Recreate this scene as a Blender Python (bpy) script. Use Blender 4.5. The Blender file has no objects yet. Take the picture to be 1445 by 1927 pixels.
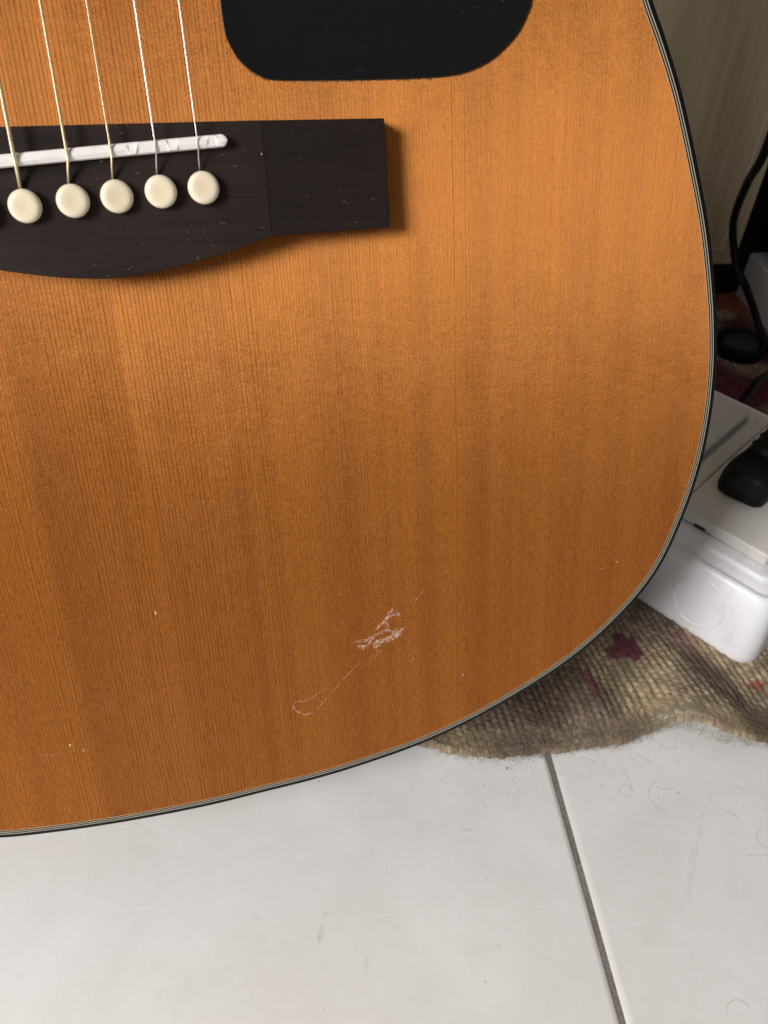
import bpy, bmesh, math, random
import numpy as np
from mathutils import Vector, Matrix

# ------------------------------------------------------------------ scene, camera, light
S = bpy.context.scene
C = S.collection
random.seed(7)
rng = np.random.default_rng(11)

cam_d = bpy.data.cameras.new("camera")
cam = bpy.data.objects.new("camera", cam_d)
C.objects.link(cam)
cam.matrix_world = Matrix((( 0.9755, 0.1472, -0.1634, 0.0344),
                           (-0.2197, 0.6888, -0.6909, -0.1350),
                           ( 0.0109, 0.7098,  0.7043, 0.3215),
                           (0, 0, 0, 1)))
cam_d.sensor_fit = 'VERTICAL'
cam_d.sensor_height = 36.0
cam_d.lens = 36.0 * 1455 / 1927
cam_d.clip_start = 0.01
cam_d.clip_end = 100
cam_d.dof.use_dof = True
cam_d.dof.focus_distance = 0.245
cam_d.dof.aperture_fstop = 24.0
S.camera = cam

W = bpy.data.worlds.new("World")
S.world = W
W.use_nodes = True
bgn = W.node_tree.nodes["Background"]
bgn.inputs[0].default_value = (1.0, 0.98, 0.95, 1)
bgn.inputs[1].default_value = 0.20

def area(name, loc, target, sx, sy, watts, col):
    l = bpy.data.lights.new(name, 'AREA')
    l.shape = 'RECTANGLE'; l.size = sx; l.size_y = sy
    l.energy = watts; l.color = col
    o = bpy.data.objects.new(name, l); C.objects.link(o)
    o.location = loc
    d = Vector(target) - Vector(loc)
    o.rotation_euler = d.to_track_quat('-Z', 'Y').to_euler()
    return o
area("window_light", (-0.98, -0.62, 0.93), (0.07, 0.02, 0.15), 0.42, 0.60, 27, (1.0, 0.975, 0.95))

S.view_settings.view_transform = 'Standard'
S.view_settings.look = 'None'
S.view_settings.exposure = 0.0
S.view_settings.gamma = 1.0

# ------------------------------------------------------------------ helpers
def tag(o, label=None, cat=None, group=None, kind=None):
    if label: o['label'] = label
    if cat: o['category'] = cat
    if group: o['group'] = group
    if kind: o['kind'] = kind
    return o

def empty(name, loc, rot=None):
    o = bpy.data.objects.new(name, None); C.objects.link(o)
    m = rot.to_4x4() if rot is not None else Matrix.Identity(4)
    m.translation = loc
    o.matrix_world = m
    o.empty_display_size = 0.02
    return o

def link(name, me, mat=None, parent=None, smooth=False):
    if mat and not me.materials: me.materials.append(mat)
    o = bpy.data.objects.new(name, me); C.objects.link(o)
    if parent: o.parent = parent
    if smooth:
        me.polygons.foreach_set('use_smooth', [True] * len(me.polygons))
    return o

def mesh(name, verts, faces, mat=None, parent=None, smooth=False):
    me = bpy.data.meshes.new(name)
    me.from_pydata([tuple(map(float, v)) for v in verts], [], faces)
    me.update()
    return link(name, me, mat, parent, smooth)

def from_bm(name, bm, mat=None, parent=None, smooth=False):
    bmesh.ops.recalc_face_normals(bm, faces=bm.faces[:])
    me = bpy.data.meshes.new(name); bm.to_mesh(me); bm.free()
    return link(name, me, mat, parent, smooth)

def bevel(o, w, seg=2, ang=35, smooth=True):
    m = o.modifiers.new('bevel', 'BEVEL'); m.width = w; m.segments = seg
    m.limit_method = 'ANGLE'; m.angle_limit = math.radians(ang)
    if smooth:
        o.data.polygons.foreach_set('use_smooth', [True] * len(o.data.polygons))
        m.harden_normals = True
    return o

def catmull(pts, n=8, closed=False):
    P = np.array(pts, float)
    if closed: Q = np.vstack([P[-1], P, P[0], P[1]])
    else: Q = np.vstack([2*P[0]-P[1], P, 2*P[-1]-P[-2]])
    out = []
    for i in range(1, len(Q)-2):
        a, b, c, d = Q[i-1], Q[i], Q[i+1], Q[i+2]
        for k in range(n):
            t = k/n
            out.append(0.5*((2*b)+(-a+c)*t+(2*a-5*b+4*c-d)*t*t+(-a+3*b-3*c+d)*t**3))
    if not closed: out.append(P[-1])
    return np.array(out)

def prism(poly, z0, z1, skip=()):
    """verts, faces of an upright prism over a 2-d polygon; skip = side indices left open"""
    n = len(poly)
    v = [(x, y, z0) for x, y in poly] + [(x, y, z1) for x, y in poly]
    f = [list(range(n, 2*n)), list(range(n-1, -1, -1))]
    for i in range(n):
        if i in skip: continue
        j = (i+1) % n
        f.append([i, j, n+j, n+i])
    return v, f

def boxvf(x0, x1, y0, y1, z0, z1):
    return prism([(x0, y0), (x1, y0), (x1, y1), (x0, y1)], z0, z1)

def merge(parts):
    V, F = [], []
    for v, f in parts:
        b = len(V); V += list(v); F += [[i+b for i in q] for q in f]
    return V, F

def tube(pts, r, n=8, cap=True):
    P = [Vector(p) for p in pts]
    R = r if hasattr(r, '__len__') else [r]*len(P)
    V, F = [], []
    t = (P[1]-P[0]).normalized()
    a = t.orthogonal().normalized()
    for i, p in enumerate(P):
        if i == 0: t2 = (P[1]-P[0])
        elif i == len(P)-1: t2 = P[i]-P[i-1]
        else: t2 = P[i+1]-P[i-1]
        t2.normalize()
        a = (a - t2*a.dot(t2)).normalized()
        b = t2.cross(a)
        for k in range(n):
            w = 2*math.pi*k/n
            V.append(tuple(p + (a*math.cos(w)+b*math.sin(w))*R[i]))
    for i in range(len(P)-1):
        for k in range(n):
            j = (k+1) % n
            F.append([i*n+k, i*n+j, (i+1)*n+j, (i+1)*n+k])
    if cap:
        F.append(list(range(n-1, -1, -1))); F.append([(len(P)-1)*n+k for k in range(n)])
    return V, F

def lathe(prof, n=32):
    V, F = [], []
    for r, z in prof:
        for k in range(n):
            w = 2*math.pi*k/n
            V.append((r*math.cos(w), r*math.sin(w), z))
    for i in range(len(prof)-1):
        for k in range(n):
            j = (k+1) % n
            F.append([i*n+k, i*n+j, (i+1)*n+j, (i+1)*n+k])
    F.append(list(range(n-1, -1, -1))); F.append([(len(prof)-1)*n+k for k in range(n)])
    return V, F

def rrect(x0, x1, y0, y1, r, n=6):
    out = []
    for cx, cy, a in ((x1-r, y1-r, 0), (x0+r, y1-r, 90), (x0+r, y0+r, 180), (x1-r, y0+r, 270)):
        for k in range(n+1):
            w = math.radians(a+90*k/n)
            out.append((cx+r*math.cos(w), cy+r*math.sin(w)))
    return out

def loft(loops, cap0=True, cap1=True):
    n = len(loops[0]); V = [p for l in loops for p in l]; F = []
    for i in range(len(loops)-1):
        for k in range(n):
            j = (k+1) % n
            F.append([i*n+k, i*n+j, (i+1)*n+j, (i+1)*n+k])
    if cap0: F.append(list(range(n-1, -1, -1)))
    if cap1: F.append([(len(loops)-1)*n+k for k in range(n)])
    return V, F

def fibres(strands, radii, cols=None, n=3):
    """many thin tubes in one mesh; strands (N,K,3)"""
    N, K, _ = strands.shape
    t = np.gradient(strands, axis=1); t /= np.linalg.norm(t, axis=2, keepdims=True)+1e-12
    up = np.array([0.13, 0.21, 0.97]); a = np.cross(t, up); a /= np.linalg.norm(a, axis=2, keepdims=True)+1e-12
    b = np.cross(t, a)
    ws = np.arange(n)*2*math.pi/n
    taper = np.linspace(1, 0.55, K)[None, :, None, None]
    ring = strands[:, :, None, :] + (a[:, :, None, :]*np.cos(ws)[None, None, :, None] + b[:, :, None, :]*np.sin(ws)[None, None, :, None])*radii[:, None, None, None]*taper
    V = ring.reshape(-1, 3)
    idx = np.arange(N*K*n).reshape(N, K, n)
    q = np.stack([idx[:, :-1], np.roll(idx, -1, 2)[:, :-1], np.roll(idx, -1, 2)[:, 1:], idx[:, 1:]], -1).reshape(-1, 4)
    c = None if cols is None else np.repeat(cols, K*n, axis=0)
    return V, q, c

def quadmesh(name, V, Q, mat, parent=None, col=None, smooth=True):
    me = bpy.data.meshes.new(name)
    me.vertices.add(len(V)); me.vertices.foreach_set('co', np.asarray(V, np.float32).ravel())
    me.loops.add(Q.size); me.loops.foreach_set('vertex_index', Q.astype(np.int32).ravel())
    me.polygons.add(len(Q)); me.polygons.foreach_set('loop_start', np.arange(0, Q.size, 4, dtype=np.int32))
    me.polygons.foreach_set('use_smooth', np.full(len(Q), smooth))
    me.update(calc_edges=True)
    if col is not None:
        at = me.color_attributes.new('yarn', 'FLOAT_COLOR', 'POINT')
        at.data.foreach_set('color', np.hstack([col, np.ones((len(col), 1))]).astype(np.float32).ravel())
    return link(name, me, mat, parent)

def vnoise(x, y, seed=0):
    """2-d value noise, numpy"""
    xi, yi = np.floor(x).astype(int), np.floor(y).astype(int)
    fx, fy = x-xi, y-yi
    fx, fy = fx*fx*(3-2*fx), fy*fy*(3-2*fy)
    def h(i, j):
        s = np.sin(i*127.1+j*311.7+seed*74.7)*43758.5453
        return s-np.floor(s)
    return (h(xi, yi)*(1-fx)+h(xi+1, yi)*fx)*(1-fy)+(h(xi, yi+1)*(1-fx)+h(xi+1, yi+1)*fx)*fy

# ------------------------------------------------------------------ materials
class NT:
    def __init__(s, name):
        s.m = bpy.data.materials.new(name); s.m.use_nodes = True
        s.t = s.m.node_tree; s.b = s.t.nodes["Principled BSDF"]
        s.out = s.t.nodes["Material Output"]
    def n(s, typ, **kw):
        nd = s.t.nodes.new(typ)
        for k, v in kw.items(): setattr(nd, k, v)
        return nd
    def l(s, a, b): s.t.links.new(a, b)
    def setin(s, sock, v):
        if isinstance(v, bpy.types.NodeSocket): s.l(v, sock)
        else: sock.default_value = v
    def math(s, op, a, b=None, c=None, clamp=False):
        nd = s.n('ShaderNodeMath', operation=op, use_clamp=clamp)
        for i, v in enumerate((a, b, c)):
            if v is not None: s.setin(nd.inputs[i], v)
        return nd.outputs[0]
    def obj(s):
        return s.n('ShaderNodeTexCoord').outputs['Object']
    def mapping(s, vec, scale=(1, 1, 1), rot=(0, 0, 0), loc=(0, 0, 0)):
        nd = s.n('ShaderNodeMapping'); s.l(vec, nd.inputs[0])
        nd.inputs['Scale'].default_value = scale; nd.inputs['Rotation'].default_value = rot; nd.inputs['Location'].default_value = loc
        return nd.outputs[0]
    def noise(s, vec, scale, detail=2, rough=0.5, dist=0.0):
        nd = s.n('ShaderNodeTexNoise'); s.setin(nd.inputs['Vector'], vec)
        nd.inputs['Scale'].default_value = scale; nd.inputs['Detail'].default_value = detail
        nd.inputs['Roughness'].default_value = rough; nd.inputs['Distortion'].default_value = dist
        return nd.outputs[0]
    def noise1(s, w, scale, detail=2, rough=0.5):
        nd = s.n('ShaderNodeTexNoise', noise_dimensions='1D'); s.setin(nd.inputs['W'], w)
        nd.inputs['Scale'].default_value = scale; nd.inputs['Detail'].default_value = detail; nd.inputs['Roughness'].default_value = rough
        return nd.outputs[0]
    def ramp(s, fac, stops, interp='LINEAR'):
        nd = s.n('ShaderNodeValToRGB'); s.l(fac, nd.inputs[0]); cr = nd.color_ramp; cr.interpolation = interp
        while len(cr.elements) < len(stops): cr.elements.new(0.5)
        for e, (p, c) in zip(cr.elements, stops):
            e.position = p; e.color = (c, c, c, 1) if not hasattr(c, '__len__') else (*c, 1)
        return nd.outputs[0]
    def mix(s, fac, a, b, mode='MIX'):
        nd = s.n('ShaderNodeMix', data_type='RGBA', blend_type=mode)
        s.setin(nd.inputs[0], fac)
        for i, v in ((6, a), (7, b)):
            if isinstance(v, bpy.types.NodeSocket): s.l(v, nd.inputs[i])
            else: nd.inputs[i].default_value = (*v, 1) if len(v) == 3 else v
        return nd.outputs[2]
    def rng(s, v, a, b, c, d):
        nd = s.n('ShaderNodeMapRange', clamp=True); s.l(v, nd.inputs[0])
        for i, x in enumerate((a, b, c, d)): nd.inputs[i+1].default_value = x
        return nd.outputs[0]
    def bump(s, h, dist, strength=1.0, normal=None):
        nd = s.n('ShaderNodeBump'); s.l(h, nd.inputs['Height'])
        nd.inputs['Distance'].default_value = dist; nd.inputs['Strength'].default_value = strength
        if normal is not None: s.l(normal, nd.inputs['Normal'])
        return nd.outputs[0]
    def p(s, **kw):
        for k, v in kw.items():
            s.setin(s.b.inputs[k.replace('_', ' ')], (*v, 1) if isinstance(v, tuple) and len(v) == 3 else v)
        return s

def simple(name, col, rough=0.5, **kw):
    t = NT(name); t.p(Base_Color=col, Roughness=rough, **kw); return t.m

def speckled(name, col, rough, dust=(0.35, 0.33, 0.30), amount=0.70, scale=900, coat=0.0, grain=False, bumpd=0.00002):
    """dark material with fine dust flecks, optional open wood grain along x"""
    t = NT(name); o = t.obj()
    n1 = t.noise(t.mapping(o, (1, 0.6, 1), (0, 0, 0.5)), scale, 1)
    n2 = t.noise(t.mapping(o, (0.5, 1.2, 1), (0, 0, -0.4)), scale*0.55, 1)
    big = t.noise(o, 55, 3)
    fl = t.math('MULTIPLY', t.rng(t.math('MAXIMUM', n1, n2), amount, amount+0.10, 0, 1), t.rng(big, 0.35, 0.7, 0.1, 1))
    base = col
    h = n1
    if grain:
        g = t.noise(t.mapping(o, (16, 340, 200)), 1, 4, 0.6)
        pore = t.noise(t.mapping(o, (45, 900, 300)), 1, 2, 0.5)
        base = t.mix(t.rng(g, 0.3, 0.7, 0, 1), tuple(c*0.8 for c in col), tuple(c*1.25 for c in col))
        base = t.mix(t.rng(pore, 0.60, 0.72, 0, 0.6), base, tuple(c*0.35 for c in col))
        h = t.math('ADD', g, t.math('MULTIPLY', pore, -0.8))
    if grain: base = t.mix(t.rng(t.noise(o, 38, 3, 0.6, 0.4), 0.42, 0.70, 0.0, 0.07), base, (0.10, 0.065, 0.050))
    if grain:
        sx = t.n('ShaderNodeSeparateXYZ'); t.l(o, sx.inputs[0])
        base = t.mix(t.rng(t.math('ABSOLUTE', sx.outputs[0]), 0.0430, 0.0437, 0.0, 0.40), base, (0.006, 0.0038, 0.0034))  # wings painted darker: shade on their slope put into the colour
    base = t.mix(t.math('MULTIPLY', fl, 0.42), base, dust)
    t.p(Base_Color=base, Roughness=t.rng(big, 0.2, 0.8, rough-0.05, rough+0.12), Normal=t.bump(h, bumpd, 0.6))
    t.b.inputs['Specular IOR Level'].default_value = 0.20; t.b.inputs['Coat Weight'].default_value = coat; t.b.inputs['Coat Roughness'].default_value = 0.08
    return t.m

def wood_top():
    t = NT('spruce_soundboard'); o = t.obj()
    sx = t.n('ShaderNodeSeparateXYZ'); t.l(o, sx.inputs[0])
    x = t.math('MULTIPLY', sx.outputs[0], 1000.0); y = t.math('MULTIPLY', sx.outputs[1], 1000.0)
    ax = t.math('ABSOLUTE', t.math('ADD', x, 1.3))
    side = t.math('SIGN', t.math('ADD', x, 1.3))
    # slow meander of the annual rings
    wob = t.noise(t.mapping(o, (9, 3.2, 0)), 1.0, 2, 0.45)
    axw = t.math('ADD', ax, t.math('MULTIPLY', t.math('SUBTRACT', wob, 0.5), 5.0))
    fine = t.noise(t.mapping(o, (260, 34, 0)), 1.0, 2, 0.5)
    axw = t.math('ADD', axw, t.math('MULTIPLY', t.math('SUBTRACT', fine, 0.5), 0.55))
    u = t.math('ADD', t.math('MULTIPLY', axw, 0.84), t.math('MULTIPLY', t.math('POWER', t.math('MAXIMUM', axw, 0.0), 2.0), 0.0026))
    u = t.math('ADD', u, t.math('MULTIPLY', t.noise1(u, 0.23, 2), 1.7))
    fr = t.math('FRACT', u); idn = t.math('FLOOR', u)
    prof = t.ramp(fr, [(0.0, 0.12), (0.10, 0.0), (0.56, 0.06), (0.80, 0.62), (0.89, 1.0), (0.95, 0.8), (1.0, 0.12)])
    wn = t.n('ShaderNodeTexWhiteNoise', noise_dimensions='1D'); t.l(idn, wn.inputs['W'])
    inten = t.rng(wn.outputs[0], 0.0, 1.0, 0.68, 1.05)
    # ring strength drifts along the board and fades toward the edge
    cv = t.n('ShaderNodeCombineXYZ'); t.l(t.math('MULTIPLY', idn, 3.7), cv.inputs[0]); t.l(t.math('MULTIPLY', y, 0.035), cv.inputs[1])
    drift = t.rng(t.noise(cv.outputs[0], 1.0, 3, 0.6), 0.25, 0.75, 0.60, 1.15)
    edge = t.rng(ax, 25, 105, 1.0, 0.80)
    zone = t.rng(t.noise1(ax, 0.045, 2), 0.30, 0.70, 0.70, 1.15)
    line = t.math('MULTIPLY', t.math('MULTIPLY', prof, inten), t.math('MULTIPLY', t.math('MULTIPLY', drift, edge), zone))
    fib = t.noise(t.mapping(o, (3600, 130, 0)), 1.0, 2, 0.55)
    fib2 = t.noise(t.mapping(o, (1500, 420, 0)), 1.0, 3, 0.6)
    silk = t.noise(t.mapping(o, (170, 900, 0), (0, 0, 0.10)), 1.0, 2, 0.5, 0.6)
    mott = t.noise(t.mapping(o, (34, 22, 0), (0, 0, 0.5)), 1.0, 4, 0.6, 0.8)
    shim = t.noise(t.mapping(o, (150, 480, 0), (0, 0, 0.78)), 1.0, 2, 0.55, 0.5)
    band = t.noise1(t.math('ADD', ax, t.math('MULTIPLY', side, 31.0)), 0.060, 3, 0.55)
    early = t.mix(t.rng(band, 0.34, 0.66, 0, 1), (0.270, 0.056, 0.0030), (0.430, 0.120, 0.0090))
    early = t.mix(t.rng(mott, 0.3, 0.75, 0, 0.40), early, (0.28, 0.064, 0.0034))
    late = (0.100, 0.021, 0.002)
    col = t.mix(t.math('MULTIPLY', line, 1.0, None, True), early, late)
    col = t.mix(t.rng(fib, 0.35, 0.70, 0.0, 0.25), col, (0.60, 0.24, 0.06))
    col = t.mix(t.rng(fib2, 0.45, 0.70, 0.0, 0.62), col, (0.15, 0.036, 0.004))
    col = t.mix(t.rng(silk, 0.55, 0.80, 0.0, 0.08), col, (0.62, 0.26, 0.07))
    # a few long dark streaks
    strk = t.noise(t.mapping(o, (420, 5.0, 0)), 1.0, 2, 0.5)
    col = t.mix(t.rng(strk, 0.66, 0.78, 0.0, 0.22), col, (0.15, 0.036, 0.005))
    peel = t.noise(t.mapping(o, (1, 0.55, 1)), 2000, 2, 0.65)
    col = t.mix(t.math('MULTIPLY', t.rng(peel, 0.45, 0.62, 0, 0.22), t.rng(fib, 0.3, 0.6, 0.3, 1)), col, (0.62, 0.27, 0.06))
    grit = t.noise(t.mapping(o, (1, 0.55, 1)), 2600, 1)
    h = t.math('ADD', t.math('MULTIPLY', fib2, 0.9), t.math('ADD', t.math('MULTIPLY', fib, 0.35), t.math('ADD', t.math('MULTIPLY', peel, 0.55), t.math('MULTIPLY', grit, 0.30))))
    nb = t.bump(h, 0.000085, 1.0)
    t.p(Base_Color=col, Roughness=0.55, Normal=nb)
    t.b.inputs['Specular IOR Level'].default_value = 0.06
    t.b.inputs['Coat Weight'].default_value = 0.16; t.b.inputs['Coat Roughness'].default_value = 0.16
    cb = t.bump(peel, 0.00003, 0.8); t.l(cb, t.b.inputs['Coat Normal'])
    # light glancing along the wood fibres: broad across the grain, narrow along it
    an = t.n('ShaderNodeBsdfAnisotropic'); an.inputs['Roughness'].default_value = 0.81
    an.inputs['Anisotropy'].default_value = -0.80
    sheen = t.mix(t.math('SUBTRACT', 0.62, t.math('MULTIPLY', line, 0.50), None, True), col, (0.84, 0.405, 0.135))
    t.l(sheen, an.inputs['Color'])
    vt = t.n('ShaderNodeVectorTransform', vector_type='VECTOR', convert_from='OBJECT', convert_to='WORLD'); vt.inputs[0].default_value = (1, 0, 0)
    t.l(vt.outputs[0], an.inputs['Tangent'])
    cy = t.n('ShaderNodeCombineXYZ'); t.l(t.math('ADD', t.math('MULTIPLY_ADD', side, 0.022, 0.135), t.math('ADD', t.math('MULTIPLY', t.math('SUBTRACT', mott, 0.5), 0.13), t.math('MULTIPLY', t.math('SUBTRACT', shim, 0.5), 0.075))), cy.inputs[1])
    vt2 = t.n('ShaderNodeVectorTransform', vector_type='VECTOR', convert_from='OBJECT', convert_to='WORLD'); t.l(cy.outputs[0], vt2.inputs[0])
    ad = t.n('ShaderNodeVectorMath', operation='ADD'); t.l(nb, ad.inputs[0]); t.l(vt2.outputs[0], ad.inputs[1])
    nm = t.n('ShaderNodeVectorMath', operation='NORMALIZE'); t.l(ad.outputs[0], nm.inputs[0]); t.l(nm.outputs[0], an.inputs['Normal'])
    ms = t.n('ShaderNodeMixShader'); ms.inputs[0].default_value = 0.40
    t.l(t.b.outputs[0], ms.inputs[1]); t.l(an.outputs[0], ms.inputs[2]); t.l(ms.outputs[0], t.out.inputs[0])
    return t.m

def wood_plain(name, c1, c2, rough=0.4, sc=(60, 6, 60)):
    t = NT(name); o = t.obj()
    n = t.noise(t.mapping(o, sc), 1, 5, 0.6, 0.4)
    t.p(Base_Color=t.mix(t.rng(n, 0.3, 0.7, 0, 1), c1, c2), Roughness=rough, Normal=t.bump(n, 0.0001, 0.4)); return t.m

def tile_mat():
    t = NT('ceramic_tile'); o = t.obj()
    n1 = t.noise(o, 16, 5, 0.6, 0.6); n2 = t.noise(o, 75, 4, 0.65, 0.3); n3 = t.noise(o, 340, 3, 0.6)
    col = t.mix(t.rng(n1, 0.35, 0.68, 0, 1), (0.725, 0.715, 0.70), (0.79, 0.79, 0.78))
    col = t.mix(t.rng(n2, 0.58, 0.76, 0, 0.22), col, (0.56, 0.55, 0.53))
    col = t.mix(t.rng(n2, 0.28, 0.42, 0.30, 0), col, (0.84, 0.84, 0.84))
    spk = t.noise(o, 420, 1, 0.5)
    col = t.mix(t.rng(spk, 0.765, 0.81, 0, 0.45), col, (0.33, 0.31, 0.29))
    scr = t.noise(t.mapping(o, (45, 420, 1), (0, 0, 1.25)), 1, 1, 0.4, 0.5)
    col = t.mix(t.math('MULTIPLY', t.rng(scr, 0.74, 0.80, 0, 0.28), t.rng(n1, 0.45, 0.6, 0, 1)), col, (0.34, 0.32, 0.30))
    scr2 = t.noise(t.mapping(o, (40, 300, 1), (0, 0, 0.9), (3, 2, 0)), 1, 1, 0.4, 0.3)
    col = t.mix(t.math('MULTIPLY', t.rng(scr2, 0.72, 0.80, 0, 0.5), t.rng(n1, 0.40, 0.55, 1, 0)), col, (0.90, 0.90, 0.90))
    t.p(Base_Color=col, Roughness=t.rng(n2, 0.3, 0.7, 0.24, 0.40), Normal=t.bump(t.math('ADD', n2, t.math('MULTIPLY', n3, 0.25)), 0.00025, 0.5))
    return t.m

def yarn_mat(name, rough=0.95):
    t = NT(name)
    a = t.n('ShaderNodeVertexColor', layer_name='yarn')
    o = t.obj(); n = t.noise(o, 1900, 2, 0.6)
    t.p(Base_Color=t.mix(t.rng(n, 0.3, 0.75, 0.0, 0.5), a.outputs[0], (0.05, 0.037, 0.025)), Roughness=rough, Normal=t.bump(n, 0.0004, 0.7))
    t.b.inputs['Specular IOR Level'].default_value = 0.1
    t.b.inputs['Sheen Weight'].default_value = 0.15
    return t.m

def plastic_white(name, col, rough=0.32):
    t = NT(name); o = t.obj(); n = t.noise(o, 90, 4, 0.6); g = t.noise(o, 900, 2)
    smudge = t.noise(t.mapping(o, (30, 90, 30)), 1, 4, 0.65)
    c = t.mix(t.rng(smudge, 0.50, 0.72, 0, 0.34), col, tuple(k*0.62 for k in col))
    t.p(Base_Color=c, Roughness=t.rng(n, 0.3, 0.7, rough-0.05, rough+0.1), Normal=t.bump(g, 0.00003, 0.4)); return t.m

def string_mat(name, col, pitch):
    t = NT(name); o = t.obj()
    sx = t.n('ShaderNodeSeparateXYZ'); t.l(o, sx.inputs[0])
    w = t.math('SINE', t.math('MULTIPLY', sx.outputs[1], 2*math.pi/pitch))
    n = t.noise(o, 500, 3)
    t.p(Base_Color=t.mix(t.rng(n, 0.4, 0.7, 0, 0.4), col, tuple(c*0.55 for c in col)), Metallic=1.0, Roughness=0.32, Normal=t.bump(w, 0.00006, 0.5)); return t.m

M = dict(
    top=wood_top(),
    black_bind=simple('black_celluloid', (0.0045, 0.004, 0.0035), 0.35, Specular_IOR_Level=0.22),
    white_line=simple('cream_purfling', (0.38, 0.355, 0.285), 0.4),
    amber_line=simple('amber_lacquer_edge', (0.72, 0.45, 0.25), 0.4),
    mahog=wood_plain('mahogany', (0.10, 0.030, 0.014), (0.17, 0.055, 0.025), 0.3),
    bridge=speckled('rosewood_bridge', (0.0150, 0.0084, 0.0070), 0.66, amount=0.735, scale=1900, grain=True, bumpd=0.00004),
    guard=speckled('black_pickguard', (0.0042, 0.0044, 0.0044), 0.13, amount=0.775, scale=1500, coat=0.3, bumpd=0.000004),
    pin=None, bone=None,
    bronze=string_mat('bronze_winding', (0.95, 0.80, 0.52), 0.0004),
    steel=string_mat('plain_steel', (0.86, 0.85, 0.84), 0.01),
    tile=tile_mat(),
    grout=None,
    yarn=yarn_mat('woven_wool'),
    white=plastic_white('white_moulded_plastic', (0.80, 0.80, 0.83)),
    plate=plastic_white('cream_white_plate', (0.64, 0.615, 0.59), 0.45),
    rubber=speckled('black_rubber', (0.0055, 0.0055, 0.0058), 0.48, amount=0.78, scale=500),
    cable=speckled('black_cable_sheath', (0.008, 0.008, 0.009), 0.40, amount=0.79, scale=500),
    dark=simple('recess_shade_black', (0.004, 0.004, 0.004), 0.6),  # near-black colour standing in for shade in slots, holes and under the cabinet
    card=plastic_white('dull_white_card', (0.78, 0.76, 0.74), 0.7),
    nickel=simple('nickel', (0.75, 0.73, 0.7), 0.25, Metallic=1.0),
)
def pin_mat():
    t = NT('ivory_plastic'); o = t.obj(); n = t.noise(o, 160, 3, 0.5)
    sx = t.n('ShaderNodeSeparateXYZ'); t.l(o, sx.inputs[0])
    rad = t.math('SQRT', t.math('ADD', t.math('POWER', sx.outputs[0], 2.0), t.math('POWER', sx.outputs[1], 2.0)))
    rad = t.math('ADD', rad, t.math('MULTIPLY', t.math('SUBTRACT', n, 0.5), 0.0018))
    c = t.mix(t.rng(rad, 0.0004, 0.0030, 0.42, 0.0), (0.77, 0.68, 0.51), (0.66, 0.51, 0.31))
    t.p(Base_Color=c, Roughness=0.20)
    t.b.inputs['Subsurface Weight'].default_value = 0.15; t.b.inputs['Subsurface Radius'].default_value = (0.002, 0.0015, 0.0008)
    t.b.inputs['Subsurface Scale'].default_value = 1.0
    return t.m
M['pin'] = pin_mat()
def bone_mat():
    t = NT('white_saddle_plastic'); o = t.obj(); n = t.noise(t.mapping(o, (200, 900, 500)), 1, 4, 0.6)
    t.p(Base_Color=t.mix(t.rng(n, 0.52, 0.78, 0, 0.35), (0.80, 0.76, 0.74), (0.58, 0.48, 0.40)), Roughness=0.38, Normal=t.bump(n, 0.00006, 0.5)); return t.m
M['bone'] = bone_mat()
def grout_mat():
    t = NT('grey_grout'); o = t.obj(); n = t.noise(o, 700, 4, 0.7); b = t.noise(o, 60, 3)
    t.p(Base_Color=t.mix(t.rng(t.math('ADD', n, t.math('MULTIPLY', b, 0.5)), 0.5, 1.0, 0, 1), (0.12, 0.105, 0.085), (0.27, 0.245, 0.21)), Roughness=0.9, Normal=t.bump(n, 0.0004, 0.8)); return t.m
M['grout'] = grout_mat()

# ------------------------------------------------------------------ floor: grout bed and tiles
ang = math.atan2(-0.0121, 0.1039)      # the joints run a few degrees off the guitar's front
floor = mesh('floor', *boxvf(-3, 3, -3, 3, -0.04, -0.0017), M['grout'])
floor.location = (0.1420, -0.0350, 0)
floor.rotation_euler = (0, 0, ang)
tag(floor, kind='structure')
TS, GAP = 0.400, 0.0013
t_bm = bmesh.new()
bmesh.ops.create_cube(t_bm, size=1.0)
for v in t_bm.verts:
    v.co = Vector((v.co.x*(TS-GAP), v.co.y*(TS-GAP), -0.010+v.co.z*0.020))
ed = [e for e in t_bm.edges if all(abs(v.co.z) < 1e-6 for v in e.verts)]
bmesh.ops.bevel(t_bm, geom=ed, offset=0.0034, segments=5, profile=0.46, affect='EDGES')
t_me = bpy.data.meshes.new('tile'); t_bm.to_mesh(t_me); t_bm.free()
t_me.polygons.foreach_set('use_smooth', [True]*len(t_me.polygons))
t_me.materials.append(M['tile'])
for i in range(-3, 4):
    for j in range(-3, 4):
        o = bpy.data.objects.new('tile', t_me); C.objects.link(o); o.parent = floor
        o.location = ((i+0.5)*TS, (j+0.5)*TS-0.262, random.uniform(-0.0002, 0.0002))
        o.rotation_euler = (random.uniform(-.0006, .0006), random.uniform(-.0006, .0006), math.pi*(abs(i+j) % 2))
        bv = o.modifiers.new('n', 'WEIGHTED_NORMAL'); bv.keep_sharp = False

# ------------------------------------------------------------------ guitar
gx, gy, gn = Vector((0.9993, 0.0, -0.0365)), Vector((0.0337, 0.3829, 0.9232)), Vector((0.0140, -0.9238, 0.3826))
rotg = Matrix((gx, gy, gn)).transposed()
base = Vector((0.0069, 0.0787, 0.2359)) - gy*0.2055
guitar = empty('acoustic_guitar', base, rotg)
tag(guitar, 'amber acoustic guitar with black pickguard and bridge, leaning upright on the white tiles', 'guitar')
def gm(v): return [(p[0]/1000, (p[1]+205.5)/1000, p[2]/1000) for p in v]
def gpart(name, v, f, mat, parent=None, smooth=False): return mesh(name, gm(v), f, mat, parent or guitar, smooth)

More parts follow.
